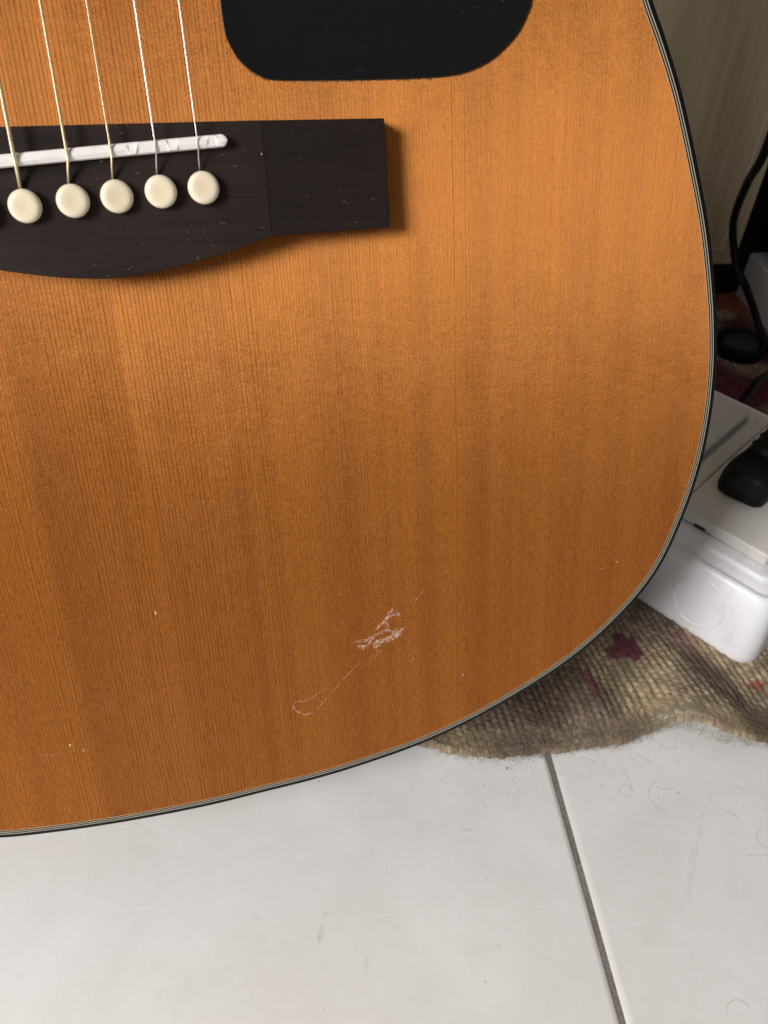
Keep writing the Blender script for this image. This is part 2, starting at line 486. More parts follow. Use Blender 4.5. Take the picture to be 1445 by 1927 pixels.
half = [(3.8, -205.4), (23.2, -204.0), (43.2, -202.4), (63.6, -199.4), (84.5, -194.9), (105.6, -187.8), (131.1, -175.8), (150.1, -163.6),
        (166.4, -148.3), (177.0, -133.2), (184.4, -113.2), (188.6, -95), (190.2, -78), (190.0, -62.5), (188.8, -51.0), (186.4, -37.2),
        (181.2, -16.2), (174.3, 3.9), (167.6, 21.2), (161.0, 34.9), (154.5, 47.0), (146, 66), (139, 90), (136.5, 112), (138, 140), (141, 165),
        (142, 190), (137, 225), (122, 258), (96, 284), (62, 298), (28, 302), (0, 302)]
left = [(-15.1, -205.75), (-33.5, -205.4), (-51.2, -204.3), (-68.2, -202.3), (-88, -197.2), (-108, -188.8)]
full = half + [(-x, y) for x, y in half[-2:0:-1] if x > 120 or y > 0] + left[::-1]
OUT = catmull(full, 8, True)
def inset(P, d):
    t = np.roll(P, -1, 0)-np.roll(P, 1, 0); t /= np.linalg.norm(t, axis=1)[:, None]
    nrm = np.stack([-t[:, 1], t[:, 0]], 1)        # inward for a counter-clockwise loop
    return P+nrm*d
def ring(a, b, za, zb):
    n = len(a); v = [(*p, za) for p in a]+[(*p, zb) for p in b]
    return v, [[i, (i+1) % n, n+(i+1) % n, n+i] for i in range(n)]
# binding: black edge with rounded corner, then fine lines
bl = [(0.0, -6.0), (0.0, -0.30), (0.09, -0.09), (0.30, 0.0), (1.45, 0.0)]
L = [[(*p, z) for p in inset(OUT, d)] for d, z in bl]
gpart('binding', *loft(L, False, False), M['black_bind'], smooth=True)
d0 = 1.45
for w, mk, nm in ((0.33, 'white_line', 'purfling_line'), (0.45, 'black_bind', 'purfling_line'), (0.33, 'white_line', 'purfling_line'), (0.45, 'black_bind', 'purfling_line'), (0.16, 'amber_line', 'lacquer_edge')):
    gpart(nm, *ring(inset(OUT, d0), inset(OUT, d0+w), 0.0, 0.0), M[mk]); d0 += w
TOP = inset(OUT, d0)
# side and back
L = [[(*p, z) for p in inset(OUT, d)] for d, z in ((0.0, -6.0), (0.0, -112.0), (0.4, -116), (1.5, -118))]
gpart('side', *loft(L, False, False), M['mahog'], smooth=True)
v = [(*p, -118) for p in inset(OUT, 1.5)]
gpart('back', v, [list(range(len(v)-1, -1, -1))], M['mahog'])
# soundboard with its hole
HC, HR = (0, 157), 50
bm = bmesh.new()
def loop(pts, z):
    vs = [bm.verts.new((p[0]/1000, (p[1]+205.5)/1000, z/1000)) for p in pts]
    return [bm.edges.new((vs[i], vs[(i+1) % len(vs)])) for i in range(len(vs))]
circ = [(HC[0]+HR*math.cos(2*math.pi*k/96), HC[1]+HR*math.sin(2*math.pi*k/96)) for k in range(96)]
bmesh.ops.triangle_fill(bm, edges=loop(TOP, 0)+loop(circ, 0), use_beauty=True)
for f in bm.faces:
    if f.normal.z < 0: f.normal_flip()
me = bpy.data.meshes.new('soundboard'); bm.to_mesh(me); bm.free()
sb = link('soundboard', me, M['top'], guitar)
v, f = ring(circ, circ, 0, -2.6); gpart('soundhole_edge', v, f, M['top'])
for r0, r1, mk in ((53.0, 53.8, 'white_line'), (53.8, 55.6, 'black_bind'), (55.6, 56.4, 'white_line')):
    a = [(HC[0]+r0*math.cos(2*math.pi*k/96), HC[1]+r0*math.sin(2*math.pi*k/96)) for k in range(96)]
    b = [(HC[0]+r1*math.cos(2*math.pi*k/96), HC[1]+r1*math.sin(2*math.pi*k/96)) for k in range(96)]
    gpart('rosette_ring', *ring(b, a, 0.06, 0.06), M[mk])
# pickguard
pg = [(36.6, 95), (36.5, 60), (36.4, 44.6), (36.5, 40.7), (36.9, 37.2), (38.6, 33.1), (41.2, 30.1), (44.1, 28.1), (48.2, 26.9), (60.1, 26.65), (74.5, 26.6), (89.3, 26.8),
      (96.8, 27.3), (102.1, 28.4), (107.5, 30.6), (112.1, 33.8), (115.8, 37.5), (118.3, 41.9), (119.4, 46), (119, 62), (112, 90), (99, 116), (84, 136), (70, 150), (60.5, 158),
      (58.4, 150), (53.5, 134), (46, 121)]
PG = catmull(pg, 5, True)
v, f = prism([tuple(p) for p in PG], 0.02, 0.62)
guard = gpart('pickguard', v, f, M['guard']); bevel(guard, 0.00022, 2)
# thin lacquer witness line showing along the lower edge of the pickguard
e = [p for p in PG if p[1] < 60]
# bridge
belly = [(42.7, -11.3), (37.1, -13.0), (31.3, -14.5), (24.2, -16.2), (17.1, -17.6), (10.1, -18.7), (3.2, -19.3), (0, -19.4)]
bl2 = catmull(belly, 4)
cpoly = [(-43.4, 16.8), (-43.4, -11.2)] + [(-x, y) for x, y in bl2[:-1]] + [tuple(p) for p in bl2[::-1]] + [(43.4, -11.2), (43.4, 16.8)]
parts = [prism(cpoly, 0.0, 9.0)]      # raised middle, slightly thinner wings
for s in (1, -1):
    wp = [(42.6*s, -11.15), (76.6*s, -10.6), (76.0*s, 16.75), (42.6*s, 16.77)]
    wv, wf = prism(wp if s > 0 else wp[::-1], 0.0, 8.92)
    parts.append(([(x, y, z*(1-0.29*(abs(x)-42.6)/34)) for x, y, z in wv], wf))
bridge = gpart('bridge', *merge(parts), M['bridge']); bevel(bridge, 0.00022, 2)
# saddle: slanted bone-white strip whose crest steps back and forth under the strings
sa, sbp = np.array([-37.6, 8.2]), np.array([34.1, 12.35])
dr = (sbp-sa)/np.linalg.norm(sbp-sa); pr = np.array([-dr[1], dr[0]]); Ls = np.linalg.norm(sbp-sa)
def crest(t):
    x = sa[0]+dr[0]*t
    for a, b in ((-24, 0.9), (-11, -0.5), (10.2, -0.35), (11.6, 0.95), (20.0, 0.55), (21.4, -0.75), (29.2, -0.55), (30.4, 0.85)):
        pass
    k = [(-40, 0.3), (-17, 0.5), (-16.4, -0.3), (9.6, 0.2), (10.0, -1.25), (11.4, -1.25), (12.4, 1.2), (19.2, 0.9), (19.6, -1.2), (21.4, -1.2), (22.0, 0.3), (28.8, -0.2), (29.6, 1.25), (31.2, 1.25), (31.8, 0), (36, 0.0)]
    return float(np.interp(x, [q[0] for q in k], [q[1] for q in k]))
loops = []
ts = sorted(set(np.concatenate([np.linspace(1.45, Ls-1.45, 190), Ls-1.45+1.45*np.sin(np.linspace(0.1, 1.5, 6)), 1.45-1.45*np.sin(np.linspace(0.1, 1.5, 6))])))
for t in ts:
    hw = 1.45
    e2 = min(t, Ls-t)
    if e2 < 1.45: hw = math.sqrt(max(0.02, 1.45**2-(1.45-e2)**2))
    c = crest(t)*hw/1.45*0.70; zt = 12.0-0.25*(1-hw/1.45)-0.22*max(0, abs(c)-0.4)
    sec = [(-hw, 8.6), (-hw, 11.0), (-hw*0.85+0.1*c, 11.45), (c-0.35, zt-0.05), (c+0.35, zt), (hw*0.85+0.1*c, 11.5), (hw, 11.05), (hw, 8.6)]
    c0 = sa+dr*t
    loops.append([(c0[0]+pr[0]*o, c0[1]+pr[1]*o, z) for o, z in sec])
saddle = gpart('saddle', *loft(loops), M['bone'], bridge)
# bridge pins
prof = [(2.4, 8.2), (2.6, 9.0), (3.1, 9.25), (3.75, 9.75), (4.0, 10.35), (3.98, 10.8), (3.80, 11.25), (3.50, 11.62), (3.05, 11.84), (2.5, 11.93), (1.9, 11.92), (1.1, 11.87), (0.3, 11.85)]
pv, pf = lathe(prof, 40)
p_me = bpy.data.meshes.new('bridge_pin'); p_me.from_pydata([(a/1000, b/1000, (c-10.3)/1000) for a, b, c in pv], [], pf); p_me.update()
p_me.polygons.foreach_set('use_smooth', [True]*len(p_me.polygons)); p_me.materials.append(M['pin'])
pins = [(26.9, 1.5), (16.2, 1.0), (5.3, 0.3), (-5.3, -0.3), (-16.7, -1.0), (-27.6, -1.7)]
for i, (px, py) in enumerate(pins):
    o = bpy.data.objects.new('bridge_pin', p_me); C.objects.link(o); o.parent = bridge
    o.location = (px/1000, (py+205.5)/1000, (10.3+random.uniform(-0.15, 0.15))/1000)
    o.rotation_euler = (math.radians(random.uniform(-4, 3)), math.radians(random.uniform(-5, 5)), random.uniform(0, 6))
# strings
gauge = [0.16, 0.21, 0.29, 0.38, 0.52, 0.66]
cross = [(26.7, 12.25), (16.45, 11.7), (5.75, 11.0), (-4.5, 10.5), (-16.6, 9.75), (-27.6, 9.1)]
nutx = [17.5, 10.5, 3.5, -3.5, -10.5, -17.5]
for i, ((px, py), r, (cx_, cy_), nx) in enumerate(zip(pins, gauge, cross, nutx)):
    jx = px-0.5
    pts = [(px-0.2, py+2.2, 7.5), (jx, py+3.9, 9.35), (jx*0.5+cx_*0.5, (py+3.9+cy_)/2-0.2, 10.75), (cx_+0.05, cy_-1.0, 11.85+r), (cx_, cy_+0.3, 12.02+r), (cx_, cy_+2, 12.02+r)]
    far = (nx, 657, 7.6)
    for q in (0.1, 0.35, 0.7, 1.0):
        pts.append(tuple(np.array((cx_, cy_+2, 12.02+r))*(1-q)+np.array(far)*q))
    wound = r > 0.25
    s_o = gpart('string', *tube(pts, r, 10), M['bronze' if wound else 'steel'], smooth=True)
    if i in (0, 2): s_o['label'] = 'plain silver steel string' if i == 0 else 'bronze wound string'
    elif wound: s_o['label'] = 'bronze wound string'
    else: s_o['label'] = 'plain silver steel string'
# neck, fretboard, nut, headstock (above the frame)
fb = [(-27.5, 204), (27.5, 204), (21.5, 657), (-21.5, 657)]
gpart('fretboard', *prism(fb, 0.05, 6.2), M['bridge'])
gpart('nut', *prism([(-21.5, 657.1), (21.5, 657.1), (21.5, 662), (-21.5, 662)], 0.05, 8.2), M['bone'])
L = []
for y, hw, dp in ((300, 28, 24), (330, 26.5, 20), (480, 24, 19), (660, 21.5, 18)):
    L.append([(hw*math.cos(a), y, 0.0 if a in (0, math.pi) else -dp*math.sin(a)) for a in np.linspace(math.pi, 0, 13)])
gpart('neck', *loft(L), M['mahog'], smooth=True)
hs = [(-22, 662.2), (22, 662.2), (36, 690), (35, 830), (12, 826), (0, 822), (-12, 826), (-35, 830), (-36, 690)]
hv, hf = prism(hs, -16, 0)
hv = [(x, y, z-(y-662)*0.2) for x, y, z in hv]
gpart('headstock', hv, hf, M['mahog'])
# scuffs and scratches through the lacquer: thin raised ribbons of torn finish
def wiggle(pts, amp, n=5):
    P = catmull(np.array(pts), n); P = P+rng.normal(0, amp, P.shape); return P
scr = [
    ([(43.1, -172.9), (41.5, -173), (40.1, -173), (38.8, -171.8), (37.5, -170.9), (36.8, -169.7), (36.6, -168.3), (37.4, -167.1), (38.8, -166.8), (40.6, -167.3), (42.4, -166.9)], 0.13, 0.20),
    ([(42.4, -166.9), (44.3, -166), (46.3, -164.5), (49.2, -163.1)], 0.06, 0.05),
    ([(44.6, -171.8), (46.9, -169.3), (49.9, -166.5), (52.9, -163), (54.9, -160.9), (57.3, -158.7), (59.8, -156.5), (62.5, -154.5)], 0.08, 0.06),
    ([(63.5, -156.1), (65.5, -155.4), (67.9, -152.9), (69.7, -150.5)], 0.08, 0.12),
    ([(64.5, -155.2), (66, -153.2), (68.2, -151.8)], 0.06, 0.12),
    ([(59.9, -146.2), (63.1, -146.4), (65.9, -145.4), (68.8, -144.3), (70.6, -143.8), (72.5, -143.6)], 0.10, 0.22),
    ([(61, -147.4), (62.6, -148.8), (64.2, -148.0), (65.6, -146.2), (66.5, -145.6)], 0.13, 0.30),
    ([(66.7, -148.6), (68.0, -147.4), (70.2, -147.3), (72.5, -146.3), (74.6, -145.2), (76.4, -144.6)], 0.15, 0.35),
    ([(67.3, -149.3), (69.1, -147.9), (71.2, -147.6), (73.4, -147.0), (76.6, -146.1)], 0.13, 0.30),
    ([(74.2, -147.1), (75.6, -146.0), (76.7, -144.9), (77.9, -143.4)], 0.11, 0.20),
    ([(66.3, -147.8), (67.1, -150.1), (68.0, -151.3)], 0.08, 0.15),
    ([(67.9, -142.3), (69.9, -140.6), (71.3, -138.8), (72.8, -137), (74.2, -134.9)], 0.10, 0.22),
    ([(69.0, -141.0), (71.0, -139.6), (72.3, -137.2), (73.7, -135.9)], 0.08, 0.28),
    ([(71.3, -139.3), (72.7, -138.2), (74.6, -137.5), (76.3, -138.2)], 0.10, 0.25),
    ([(71.3, -143.4), (71.9, -141.5), (71.3, -139.8)], 0.09, 0.2),
    ([(72.2, -143.2), (73.9, -144.7), (75.1, -143.5)], 0.08, 0.25),
    ([(78, -147.2), (80, -150.8), (82.1, -154.4), (80, -158.3)], 0.045, 0.06),
    ([(81.9, -133.9), (84.3, -130.9), (86.4, -128.7)], 0.07, 0.06),
    ([(-43, -172.4), (-46, -171.6), (-50, -171)], 0.06, 0.05),
    ([(-54, -118), (-51.5, -117.3), (-49, -116.9)], 0.06, 0.05),
]
for q in list(scr[5:16]):
    for _ in range(3):
        o_ = rng.normal(0, 0.35, 2); scr.append(([(a+o_[0], b+o_[1]) for a, b in q[0]], q[1]*0.8, q[2]*1.1))
V, F = [], []
for pts, w, am in scr:
    w *= 1.05
    P = wiggle(pts, am, 6)
    t = np.gradient(P, axis=0); t /= np.linalg.norm(t, axis=1)[:, None]
    nr = np.stack([-t[:, 1], t[:, 0]], 1)
    for k in range(len(P)-1):
        if random.random() < 0.10: continue
        w0, w1 = w*random.uniform(0.35, 1.0), w*random.uniform(0.35, 1.0)
        b = len(V)
        for q, ww in ((k, w0), (k+1, w1)):
            V += [(*(P[q]-nr[q]*ww), 0.004), (*(P[q]), 0.03+0.03*random.random()), (*(P[q]+nr[q]*ww), 0.004)]
        F += [[b, b+1, b+4, b+3], [b+1, b+2, b+5, b+4]]
def scuff_mat():
    t = NT('torn_lacquer'); o = t.obj(); n = t.noise(o, 900, 2)
    t.p(Base_Color=t.mix(t.rng(n, 0.3, 0.7, 0, 1), (0.62, 0.36, 0.27), (0.80, 0.60, 0.50)), Roughness=0.6)
    a = t.n('ShaderNodeBsdfTransparent'); ms = t.n('ShaderNodeMixShader'); t.l(t.rng(n, 0.36, 0.62, 0.75, 0.12), ms.inputs[0])
    t.l(t.b.outputs[0], ms.inputs[1]); t.l(a.outputs[0], ms.inputs[2]); t.l(ms.outputs[0], t.out.inputs[0])
    return t.m
so = gpart('scratch', V, F, scuff_mat()); so['label'] = 'pale scratched scuff in the lacquer'; so['kind'] = 'stuff'
# crumbs of lint stuck on the top
sp = [(-4.1, -123.8, .55, 1.5), (-38.8, -169, .7, 1.0), (-35, -172.1, .25, 1.4), (-24.7, -123.7, .25, .3), (-26.2, -129.3, .25, .25), (58.1, -185.7, .5, .45), (158.4, -129.6, .5, .5),
      (152.2, -131.5, .25, .3), (99.5, -167.4, .3, 1.2), (7.6, 17.7, .35, .35), (1.9, 19, .4, .4), (44, 16.2, .3, .5), (42.6, 9.0, .25, .5), (20.0, -12, .25, .3)]
for _ in range(60):
    sp.append((random.uniform(-45, 165), random.uniform(-170, 40), random.uniform(.06, .13), random.uniform(.08, .3)))
V, F = [], []
for x, y, a, b in sp:
    zb = 9.05 if (-43 < x < 43 and -11 < y < 16.7) else 8.4 if (43 < x < 76 and -10 < y < 16.7) else 0.0
    k0 = len(V); th = random.uniform(-.3, .3)
    for k in range(6):
        w = k*math.pi/3; rr = random.uniform(.6, 1.1)
        lx, ly = a*0.6*math.cos(w)*rr, b*0.6*math.sin(w)*rr
        V.append((x+lx*math.cos(th)-ly*math.sin(th), y+lx*math.sin(th)+ly*math.cos(th), zb+0.01))
    V.append((x, y, zb+0.12+0.2*a))
    F += [[k0+k, k0+(k+1) % 6, k0+6] for k in range(6)]
so = gpart('lint_speck', V, F, simple('pale_lint', (0.75, 0.55, 0.40), 0.8)); so['kind'] = 'stuff'

# ------------------------------------------------------------------ rug
hem = np.array([(-0.02, 0.075), (0.06, 0.047), (0.0896, 0.0316), (0.0981, 0.0268), (0.1084, 0.0201), (0.1192, 0.0160), (0.1283, 0.0139), (0.1459, 0.0135), (0.1632, 0.0120), (0.1803, 0.0101),
                (0.1940, 0.0125), (0.2039, 0.0131), (0.2122, 0.0112), (0.2192, 0.0062), (0.2238, 0.0006), (0.2341, -0.0016), (0.2439, -0.0035), (0.27, -0.008), (0.33, -0.012), (0.52, -0.02)])
def rug_z(x, y, hy):
    t = y-hy
    f = 0.0035
    f = f+0.011*np.exp(-((x-0.222-0.10*t)/0.020)**2)*np.exp(-(t/0.040)**2)
    f = f+0.0034*np.exp(-((x-0.125-0.2*t)/0.020)**2)*np.exp(-(t/0.07)**2)
    f = f+0.0030*np.exp(-((x-0.178+0.05*t)/0.012)**2)*np.exp(-((t-0.03)/0.035)**2)
    return f+0.0012*(vnoise(x*22, y*22, 5)-0.5)
PAL = dict(tan=(0.51, 0.405, 0.25), khaki=(0.33, 0.25, 0.165), brown=(0.120, 0.083, 0.060), grey=(0.275, 0.215, 0.175), wine=(0.125, 0.020, 0.042), red=(0.30, 0.035, 0.035),
           rust=(0.36, 0.10, 0.045), pink=(0.38, 0.20, 0.19), dark=(0.055, 0.035, 0.028), cream=(0.55, 0.48, 0.34))
PAL = {k: np.array(v) for k, v in PAL.items()}
def rug_col(x, y):
    """yarn colour at a knot, from the rug's pattern"""
    n1 = vnoise(x*38, y*38, 1); n2 = vnoise(x*90+4, y*60, 2); n3 = vnoise(x*16, y*26, 3)
    def mixc(a, b, w): return a*(1-w[:, None])+b*w[:, None]
    sm = lambda v, a, b: np.clip((v-a)/(b-a), 0, 1)
    c = mixc(np.tile(PAL['khaki'], (len(x), 1)), PAL['tan'], sm(n1, .3, .7))
    c = mixc(c, PAL['grey'], sm(n2, .55, .85)*.7)
    c = mixc(c, PAL['brown'], sm(n3, .52, .68)*.8)
    def blob(cx, cy, rx, ry, th=0):
        dx, dy = x-cx, y-cy; a = dx*math.cos(th)+dy*math.sin(th); b = -dx*math.sin(th)+dy*math.cos(th)
        return np.clip(1.6-1.6*np.sqrt((a/rx)**2+(b/ry)**2)+0.5*(n2-.5), 0, 1)
    c = mixc(c, PAL['brown'], blob(.150, .040, .016, .020)*.95)
    c = mixc(c, PAL['brown'], blob(.236, .030, .012, .050, .25)*.9)  # shaded side of the fold painted as darker yarn
    c = mixc(c, PAL['grey'], blob(.215, .072, .030, .014, -.8)*.95)
    c = mixc(c, PAL['tan'], blob(.203, .030, .018, .022)*.9)  # lit side of the fold painted as lighter yarn
    c = mixc(c, PAL['cream'], blob(.205, .016, .013, .005)*.8)  # light on the raised hem, painted into the yarn colour
    c = mixc(c, PAL['tan'], blob(.187, .052, .012, .016)*.7)
    hard = lambda w: (w > 0.35).astype(float)
    c = mixc(c, PAL['wine'], hard(blob(.2045, .0570, .0060, .0125, .25))*.95)
    c = mixc(c, PAL['wine'], hard(blob(.1975, .0560, .0080, .0050, .5))*.85)
    c = mixc(c, PAL['wine'], hard(blob(.1790, .0445, .0026, .0130, -.12))*.85)
    c = mixc(c, PAL['red'], hard(blob(.2560, .0235, .0045, .0036))*.8)
    c = mixc(c, PAL['pink'], blob(.235, .056, .010, .012)*.45)
    # far part: wine field with rust medallion
    far = sm(y, .16, .20)
    fc = mixc(np.tile(PAL['wine']*0.9, (len(x), 1)), PAL['grey'], sm(n1, .50, .75)*.9)
    fc = mixc(fc, PAL['wine'], blob(.375, .250, .030, .020)*.9)
    fc = mixc(fc, PAL['grey'], blob(.405, .262, .018, .010, -.4)*.9)
    fc = mixc(fc, PAL['rust'], blob(.440, .352, .030, .028)*1.0)
    fc = mixc(fc, PAL['tan'], blob(.418, .335, .016, .011)*.9)
    fc = mixc(fc, PAL['pink'], blob(.445, .330, .006, .024, .1)*.8)
    fc = mixc(fc, PAL['dark'], blob(.405, .312, .040, .010)*.8)
    c = mixc(c, fc*1.35, far)  # far colours brightened to make up for the weak light there
    return c
rug = empty('woven_rug', (0.25, 0.02, 0))
tag(rug, 'worn knotted wool rug in tan, brown and wine, its frayed edge lying on the tiles', 'rug')
r0 = np.array([0.25, 0.02, 0])
stp = 0.00068
xs = np.arange(0.03, 0.470, stp); 
nt = 560
hy = np.interp(xs, hem[:, 0], hem[:, 1])
hy = hy+0.0013*(vnoise(xs*700, xs*0, 9)-.5)+0.0016*(vnoise(xs*170, xs*0, 8)-.5)
tt = np.arange(nt)*0.00072
X, T = np.meshgrid(xs, tt, indexing='ij'); HY = np.repeat(hy[:, None], nt, 1)
smooth_hy = np.interp(xs, hem[:, 0], hem[:, 1])
# the warp follows the hem near the edge and straightens further in
Y = np.where(True, HY*np.exp(-T/0.05)+(0.012)*(1-np.exp(-T/0.05))+T, 0)
Z = rug_z(X, Y, np.repeat(smooth_hy[:, None], nt, 1))
PX, PY = 0.0034, 0.0031
kx = X/PX+0.25*(vnoise(X*60, Y*60, 21)-.5)*2+T*6.0
ix = np.floor(kx)
ky = T/PY+0.5*(ix % 2)+0.5*(vnoise(X*70, Y*70, 22)-.5)
iy = np.floor(ky)
fx, fy = kx-ix-.5, ky-iy-.5
hsh = lambda i, j, s: (np.sin(i*12.9898+j*78.233+s)*43758.5453) % 1.0
kn = np.clip(1-(np.abs(fx)*2)**2.4, 0, 1)*np.clip(1-0.75*(np.abs(fy)*2)**2.6, 0, 1)
wear = np.clip((T-0.004)/0.010, 0, 1)*(0.65+0.35*vnoise(X*40, Y*40, 4))
Z = Z+kn*(0.0013+0.0006*hsh(ix, iy, 3))*wear
Z = Z+0.0006*vnoise(X*900, Y*420, 31)+0.0005*vnoise(X*1500, Y*1500, 32)
# rolled selvedge and taper at the rim
Z = Z+0.0006*np.exp(-((T-0.0025)/0.0018)**2)-0.0030*np.exp(-(T/0.0011)**2)+0.0012*(vnoise(X*800, Y*900, 41)-.5)*np.exp(-T/0.006)
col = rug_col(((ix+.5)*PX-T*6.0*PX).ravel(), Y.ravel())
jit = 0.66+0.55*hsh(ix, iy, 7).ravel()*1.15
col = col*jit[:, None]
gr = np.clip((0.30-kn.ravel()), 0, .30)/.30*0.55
col = col*(1-gr[:, None])+np.array(PAL['dark'])[None]*gr[:, None]  # crease shade between the knots put into the yarn colour
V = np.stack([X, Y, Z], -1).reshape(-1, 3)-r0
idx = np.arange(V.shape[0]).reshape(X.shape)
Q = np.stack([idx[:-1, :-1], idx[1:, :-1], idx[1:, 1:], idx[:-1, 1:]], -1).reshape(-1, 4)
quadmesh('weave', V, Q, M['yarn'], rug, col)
# hem lip, closing the edge to the floor
# loose fibres
def strands(N, K, px, py, pz, length, lift, curl, heading):
    out = np.zeros((N, K, 3)); out[:, 0] = np.stack([px, py, pz], 1)
    a = heading.copy(); el = rng.normal(0.25, 0.25, N)*lift
    for k in range(1, K):
        st = length/(K-1)
        out[:, k, 0] = out[:, k-1, 0]+np.cos(a)*st; out[:, k, 1] = out[:, k-1, 1]+np.sin(a)*st
        out[:, k, 2] = out[:, k-1, 2]+np.sin(el)*st
        a = a+rng.normal(0, curl, N); el = el-rng.uniform(0.1, 0.5, N)*lift
    return out
def rz(x, y):
    h = np.interp(x, hem[:, 0], hem[:, 1]); return rug_z(x, y, h)
N = 17000
fxp = rng.uniform(0.085, 0.275, N); fyp = np.interp(fxp, hem[:, 0], hem[:, 1])+0.001+rng.uniform(0, 1, N)**1.3*0.085
pz = rz(fxp, fyp)+0.0012
heads = rng.normal(-1.75, 0.55, N)
st = strands(N, 5, fxp, fyp, pz, rng.uniform(.0015, .0046, N), 0.6, 0.35, heads)
cc = rug_col(fxp, fyp)*rng.uniform(0.8, 1.7, N)[:, None]
cc = np.clip(cc*0.7+0.3*np.array([0.33, 0.26, 0.19]), 0, 0.8)
v1, q1, c1 = fibres(st-r0, rng.uniform(.00004, .00009, N), cc)
# frayed hem
N2 = 1500
hx = rng.uniform(0.088, 0.29, N2); hyy = np.interp(hx, hem[:, 0], hem[:, 1])+rng.normal(0.0012, 0.0012, N2)
st2 = strands(N2, 6, hx, hyy, rz(hx, hyy)*rng.uniform(0.15, 1.0, N2)+0.0002, rng.uniform(.0010, .0034, N2), 0.5, 0.6, rng.normal(-1.57, 1.1, N2))
st2[:, :, 2] = np.maximum(st2[:, :, 2], 0.0002)
pick = rng.integers(0, 6, N2); pal = np.array([PAL['tan'], PAL['cream'], PAL['grey'], PAL['brown'], PAL['pink']*np.array([.8, .5, .5]), PAL['khaki']])
v2, q2, c2 = fibres(st2-r0, rng.uniform(.00004, .00010, N2), pal[pick]*rng.uniform(.6, 1.2, N2)[:, None])
fo = quadmesh('loose_fibre', np.vstack([v1, v2]), np.vstack([q1, q2+len(v1)]), M['yarn'], rug, np.vstack([c1, c2]))
fo['kind'] = 'stuff'

# ------------------------------------------------------------------ hairs, fluff and grit on the tiles
hairs = []
def curl(cx, cy, r, a0, a1, drift=(0, 0), n=14):
    return [(cx+r*math.cos(a)+drift[0]*k/n, cy+r*math.sin(a)*1.0+drift[1]*k/n, 0.0003+0.0004*abs(math.sin(k))) for k, a in enumerate(np.linspace(a0, a1, n))]
for a in (curl(.1732, -.0097, .0025, 0, 5.6), curl(.1891, -.0157, .0070, 1.7, 4.4), curl(.2020, .0085, .0040, 3.0, 5.9), curl(.1850, -.0010, .0050, .2, 2.2),
          curl(.1660, -.0060, .0110, -.5, .6), curl(.1771, -.0957, .0045, .3, 2.9), curl(.2216, -.0416, .0040, 1.5, 4.2), curl(.1600, .0030, .0060, .4, 1.9),
          curl(.2110, -.0310, .0035, 0, 2.5), curl(.1930, -.0040, .0090, 4.0, 5.2)):
    hairs.append(np.array(a))
K = 14
hs_ = np.array(hairs)
vh, qh, _ = fibres(hs_, np.full(len(hs_), .000042), None, 4)
hm = simple('dark_hair', (0.30, 0.26, 0.23), 0.6)
ho = quadmesh('stray_hair', vh, qh, hm)
tag(ho, 'thin curled stray hairs and wisps lying on the right-hand white tile', 'hair', kind='stuff')
N3 = 110
lx = rng.uniform(0.085, 0.25, N3); ly = np.interp(lx, hem[:, 0], hem[:, 1])-np.abs(rng.normal(0, .010, N3))-.0005
st3 = strands(N3, 6, lx, ly, np.full(N3, .0003), rng.uniform(.001, .005, N3), 0.0, 0.7, rng.uniform(0, 6.28, N3))
v3, q3, c3 = fibres(st3, rng.uniform(.000012, .000026, N3), np.array([PAL['pink']*[.9, .55, .6], PAL['grey'], PAL['brown'], PAL['wine']*2])[rng.integers(0, 4, N3)])
fl = quadmesh('wool_fluff', v3, q3, M['yarn'], None, c3)
tag(fl, 'fine pinkish wool fluff shed on the tiles along the rug edge', 'fluff', kind='stuff')
V, F = [], []
def crumb(x, y, s):
    b = len(V); h = s*random.uniform(.4, .8)
    for k in range(5):
        w = k*1.2566+random.uniform(-.3, .3); rr = s*random.uniform(.5, 1)
        V.append((x+rr*math.cos(w), y+rr*math.sin(w), 0.0001))
    V.append((x, y, h)); F.extend([[b+k, b+(k+1) % 5, b+5] for k in range(5)])
for _ in range(12): 
    x = random.uniform(.10, .24); crumb(x, float(np.interp(x, hem[:, 0], hem[:, 1]))-abs(random.gauss(0, .012))-.001, random.uniform(.0002, .0007))
for _ in range(9): crumb(random.uniform(-.07, .22), random.uniform(-.10, .0), random.uniform(.00015, .0004))
go = mesh('grit', V, F, simple('brown_grit', (0.09, 0.07, 0.055), 0.9))
tag(go, 'tiny brown crumbs of grit scattered over the white tiles', 'grit', kind='stuff')

# ------------------------------------------------------------------ socket box on the rug
bx = empty('socket_box', (0.25337, 0.03720, 0.004), Matrix.Rotation(math.atan2(0.521, 0.8536), 3, 'Z'))
tag(bx, 'white plastic surface socket box with round knockout, lying on the rug behind the guitar', 'socket box')
def bpart(name, v, f, mat, parent=None, smooth=False): return mesh(name, [(a/1000, b/1000, c/1000) for a, b, c in v], f, mat, parent or bx, smooth)
prof = [(2.0, 0), (0.6, 0.5), (0.0, 2.0), (0.2, 5), (1.6, 15), (3.2, 25), (5.0, 34), (6.2, 38.0), (7.4, 39.6), (9.0, 40.3), (9.5, 39.9), (10.2, 39.7), (11.0, 40.3), (14.5, 41.3), (16.0, 41.8), (16.5, 43.1), (17.4, 43.4), (21, 43.4)]
L = []
for d, z in prof:
    r = max(10-d*0.3, 3.0)
    L.append([(a, b, z) for a, b in rrect(-0.8+d, 148-d, -5.5+d*0.75, 150-d, r, 8)])
bo = bpart('back_box', *loft(L), M['white'], smooth=True)
